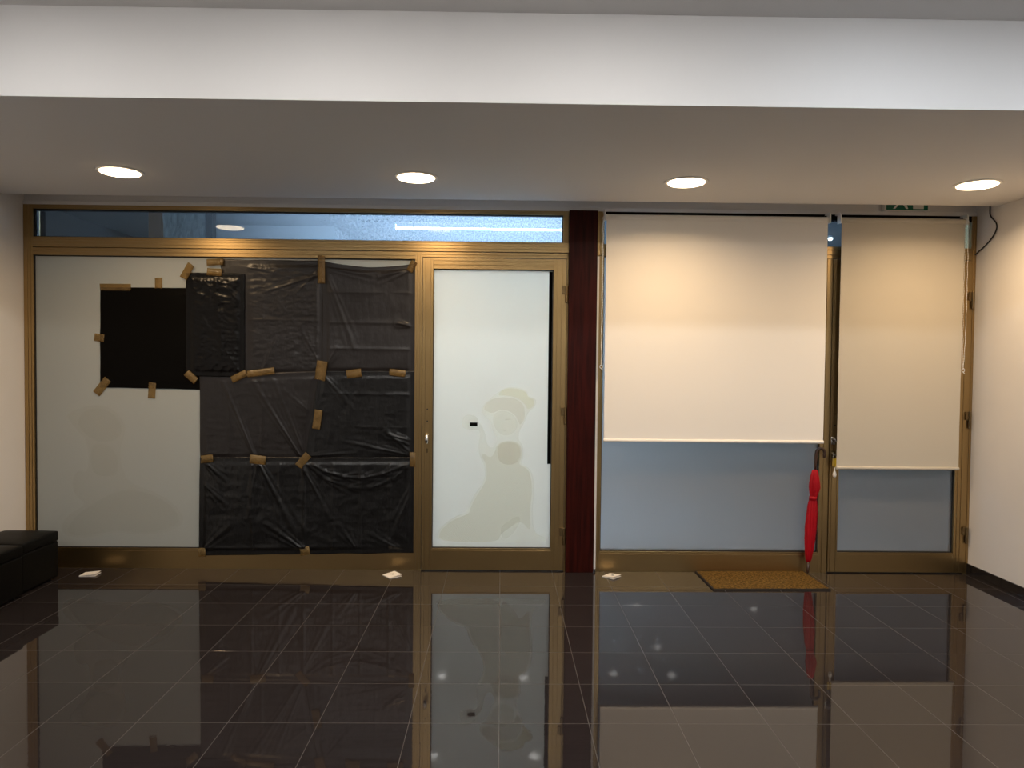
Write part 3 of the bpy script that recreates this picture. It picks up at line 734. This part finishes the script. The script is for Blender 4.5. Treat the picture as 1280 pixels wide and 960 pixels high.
for s in (.508, .536):
    R_.append([bm.verts.new(axis * s + ex * math.cos(2 * PI * q / seg2) * .0262 + ey * math.sin(2 * PI * q / seg2) * .0215) for q in range(seg2)])
for q in range(seg2): bm.faces.new((R_[0][q], R_[0][(q + 1) % seg2], R_[1][(q + 1) % seg2], R_[1][q]))
o = obj('strap', bm, M['red'], um, smooth=True); sm = o.modifiers.new('thickness', 'SOLIDIFY'); sm.thickness = .0015
bm = bmesh.new(); ring_tube(bm, [axis * 0, axis * .012, axis * .078], [.0055, .0095, .0115], 12); obj('ferrule', bm, M['brown'], um, smooth=True)
bm = bmesh.new()
hp = [axis * .715, axis * .76, axis * .80, axis * (Lm - .02)]
cc = axis * (Lm - .005) + ex * .029
for i in range(13):
    a = PI - i * PI / 11.0
    hp.append(cc + ex * math.cos(a) * .029 + axis * math.sin(a) * .034)
hp.append(hp[-1] - axis * .02)
ring_tube(bm, hp, [.007, .0095, .0105] + [.0108] * (len(hp) - 4) + [.009], 12)
obj('handle', bm, M['brown'], um, smooth=True)

# ------------------------------------------------------------------ exit sign in the ceiling recess, cable
es = thing('exit_sign', 'green emergency exit sign tucked above the narrow roller blind', 'sign', None, (2.80, 5.06, 2.535))
obj('panel', boxes((-.145, .145, -.012, .012, .004, .150)), M['green'], es, .001)
obj('edge_frame', boxes((-.160, .160, -.010, .012, -.002, .004), (-.160, -.145, -.010, .012, .004, .152), (.145, .160, -.010, .012, .004, .152)), M['white'], es, .001)
bm = bmesh.new()
prism_xz(bm, [(.040, .012), (.115, .012), (.115, .136), (.040, .136)], -.0132, -.0118)            # doorway
obj('doorway_symbol', bm, M['white'], es)
bm = bmesh.new()
prism_xz(bm, [(-.100, .012), (-.085, .012), (-.055, .045), (-.030, .040), (-.010, .012), (.005, .012), (-.012, .055), (-.030, .064), (-.018, .095), (.012, .085), (.016, .096), (-.020, .115), (-.045, .108), (-.075, .085), (-.066, .075), (-.045, .090), (-.060, .058)], -.0150, -.0134)
lathe_bm = bmesh.new(); lathe(lathe_bm, [(.014, 0), (.014, .0016)], (0, 0, 0), 16)
bmesh.ops.rotate(lathe_bm, verts=lathe_bm.verts, cent=(0, 0, 0), matrix=Matrix.Rotation(PI / 2, 3, 'X')); bmesh.ops.translate(lathe_bm, verts=lathe_bm.verts, vec=(-.005, -.0134, .128))
tmp = bpy.data.meshes.new('head_disc'); lathe_bm.to_mesh(tmp); lathe_bm.free(); bm.from_mesh(tmp); bpy.data.meshes.remove(tmp)
obj('running_symbol', bm, M['white'], es)

bm = bmesh.new()
cp = [(3.298, 4.925, 2.62), (3.298, 4.928, 2.545), (3.298, 4.925, 2.49), (3.296, 4.895, 2.455), (3.296, 4.862, 2.425), (3.296, 4.852, 2.385), (3.296, 4.885, 2.338), (3.296, 4.955, 2.29), (3.294, 5.03, 2.255), (3.290, 5.060, 2.235)]
fine = []
for i in range(len(cp) - 1):
    p0, p1, p2, p3 = [Vector(cp[max(0, min(len(cp) - 1, q))]) for q in (i - 1, i, i + 1, i + 2)]
    for t in [q / 6 for q in range(6)]:
        fine.append(.5 * (2 * p1 + (p2 - p0) * t + (2 * p0 - 5 * p1 + 4 * p2 - p3) * t * t + (3 * p1 - p0 - 3 * p2 + p3) * t ** 3))
ring_tube(bm, fine, .0042, 8)
cb = obj('hanging_cable', bm, M['black_plastic'], None, smooth=True)
tag(cb, 'thin dark cable looping down the right wall from the ceiling recess', 'cable')

# ------------------------------------------------------------------ lights
def downlight(x, y, z, r, m, label, group, drop=.006, watt=0):
    t = thing('ceiling_light', label, 'ceiling light', group, (x, y, z))
    bm = bmesh.new()
    lathe(bm, [(r * 1.0, -.007), (r * 1.10, -.006), (r * 1.14, -.001), (r * 1.14, 0)], (0, 0, 0), 40)
    obj('trim_ring', bm, M['white'], t, smooth=False)
    bm = bmesh.new()
    lathe(bm, [(r * .55, -.0105 - drop), (r * .80, -.0095 - drop), (r * .93, -.009 - drop * .5), (r * .97, -.0071)], (0, 0, 0), 40)
    obj('diffuser', bm, m, t, smooth=True)
    if watt:
        la = bpy.data.lights.new('lamp', 'AREA'); la.shape = 'DISK'; la.size = r * 1.7; la.energy = watt; la.color = (1., .70, .40); la.spread = math.radians(156)
        lo = bpy.data.objects.new('lamp', la); link(lo, t); lo.location = (0, 0, -.0125 - drop)
    return t
gl = 'round downlights in the dropped beam'
for (x, y, lb) in ((-2.196, 4.253, 'leftmost round warm downlight in the dropped beam, over the square black sheet'), (-.506, 4.288, 'round warm downlight in the dropped beam above the white door'),
                   (1.079, 4.314, 'round warm downlight in the dropped beam above the wide roller blind'), (2.785, 4.278, 'round warm downlight in the dropped beam above the entrance door')):
    downlight(x, y, ZS, .112, M['lens'], lb, gl, watt=12.5)
# cool spots on the upper ceiling behind the beam: they light the beam face and mirror in glass and floor; the front row's outer ones are added to even the beam light
for (x, y) in ((-.72, 2.2), (.41, 2.2), (-1.9, 2.2), (1.55, 2.2), (2.66, 2.2), (.35, .18), (-.78, .14), (1.61, .08), (2.42, .13), (2.43, -.9), (2.5, -2.86), (4.55, -2.68), (-2.0, .1)):
    t = downlight(x, y, ZC, .055, (M['lens_blue'] if x > 1.5 else M['lens_front']) if y > 1 else M['lens_cool'], 'round cool spotlight in the upper ceiling, above the top edge of the photo', 'cool spotlights in the upper ceiling', .003)

# ------------------------------------------------------------------ covered gallery outside the shopfront
struct('gallery_floor', boxes((-7, 7, YW, 11, -.1, 0), (XL - .2, XR + .2, 5.2, YW, -.1, 0)), M['gallery_floor'])
struct('gallery_ceiling', boxes((-7, 7, 5.25, 11, 3.2, 3.3)), M['gallery'])
struct('gallery_wall', boxes((-7, 7, 10.8, 11, 0, 3.2), (-7.1, -7, 5.25, 11, 0, 3.2), (7, 7.1, 5.25, 11, 0, 3.2), (-7, 7, 5.20, 5.25, 2.76, 3.2), (-7, XL - .2, 5.2, 5.3, 0, 3.2), (XO + .2, 7, 5.2, 5.3, 0, 3.2)), M['gallery_wall'])
struct('gallery_wall', boxes((-5.45, -5.25, 5.30, 10.8, 0, 3.2)), M['gallery_dark'])
struct('dark_reveal_cap', boxes((XL, XL + .012, 5.16, 5.30, 0, 2.5)), M['dark_brown'])  # added dark cap that keeps the lit reveal beside the transom dim
struct('gallery_bulkhead', boxes((-3.9, -2.09, 9.2, 10.8, 2.6, 3.14)), M['gallery'])
struct('gallery_pillar', boxes((-3.35, -3.235, 7.0, 7.12, 0, 3.2)), M['brown_post'])
struct('gallery_pillar', boxes((-2.815, -2.752, 7.0, 7.10, 0, 3.2)), M['dark_brown'])
bm = bmesh.new(); V = {}
for i in range(31):
    for j in range(21):
        x, z = -3.235 + .42 * i / 30, 2.45 + .70 * j / 20
        V[i, j] = bm.verts.new((x, 7.05 + .03 * noise.noise(Vector((x * 9, z * 9, 1))) + .012 * noise.noise(Vector((x * 30, z * 30, 4))), z))
for i in range(30):
    for j in range(20): bm.faces.new((V[i, j], V[i + 1, j], V[i + 1, j + 1], V[i, j + 1]))
o = obj('hanging_sheet', bm, M['crumple']); tag(o, 'crumpled pale sheet between two posts behind the transom glass', 'sheet')
tl = thing('hanging_tube_light', 'long blue white fluorescent tube hanging outside behind the transom glass', 'tube light', None, (-.30, 7.4, 2.80))
obj('batten', boxes((-1.16, 1.1, -.022, .022, .055, .085)), M['dark_brown'], tl, .004)
bm = bmesh.new(); ring_tube(bm, [(-.77, 0, 0), (1.02, 0, 0)], .0075, 14); obj('tube', bm, M['tube'], tl, smooth=True)
obj('end_cap', boxes((-.81, -.77, -.02, .02, -.02, .036)), M['white'], tl, .003); obj('end_cap', boxes((1.02, 1.06, -.02, .02, -.02, .036)), M['white'], tl, .003)
for x in (-.90, .85):
    bm = bmesh.new(); ring_tube(bm, [(x, 0, .085), (x, 0, .40)], .006, 8); obj('rod', bm, M['gallery_dark'], tl)

gl2 = thing('gallery_ceiling_light', 'tiny bright lamp outside, seen in the gap between the two blinds', 'ceiling light', None, (4.36, 9.7, 3.19))
bm = bmesh.new(); lathe(bm, [(.032, -.03), (.036, -.028), (.036, .0)], (0, 0, 0), 20); obj('trim_ring', bm, M['white'], gl2)
bm = bmesh.new(); lathe(bm, [(.016, -.062), (.026, -.052), (.030, -.030)], (0, 0, 0), 20); obj('bulb', bm, emit('lamp_glow', (1., .95, .8), 12), gl2)

# ------------------------------------------------------------------ world and camera
w = bpy.data.worlds.new('world'); S.world = w; w.use_nodes = True
w.node_tree.nodes['Background'].inputs[0].default_value = (0, 0, 0, 1)

yaw, pit, rol, f = 1.49272528e-02, 2.80608019e-02, 9.84857671e-03, 912.909
cam = bpy.data.cameras.new('camera'); co = bpy.data.objects.new('camera', cam); link(co)
cam.sensor_width = 36; cam.lens = f * 36 / 1280; cam.clip_start = .05
co.location = (0, 0, 1.45)
co.matrix_world = Matrix.Translation((0, 0, 1.45)) @ Matrix.Rotation(-yaw, 4, 'Z') @ Matrix.Rotation(PI / 2 - pit, 4, 'X') @ Matrix.Rotation(rol, 4, 'Z')
S.camera = co
S.view_settings.view_transform = 'Standard'; S.view_settings.look = 'None'
S.view_settings.gamma = 1; S.view_settings.use_curve_mapping = False
S.view_settings.exposure = 0
S.cycles.use_denoising = True
S.cycles.max_bounces = 10; S.cycles.diffuse_bounces = 5; S.cycles.glossy_bounces = 5; S.cycles.transparent_max_bounces = 16
S.cycles.sample_clamp_indirect = 6
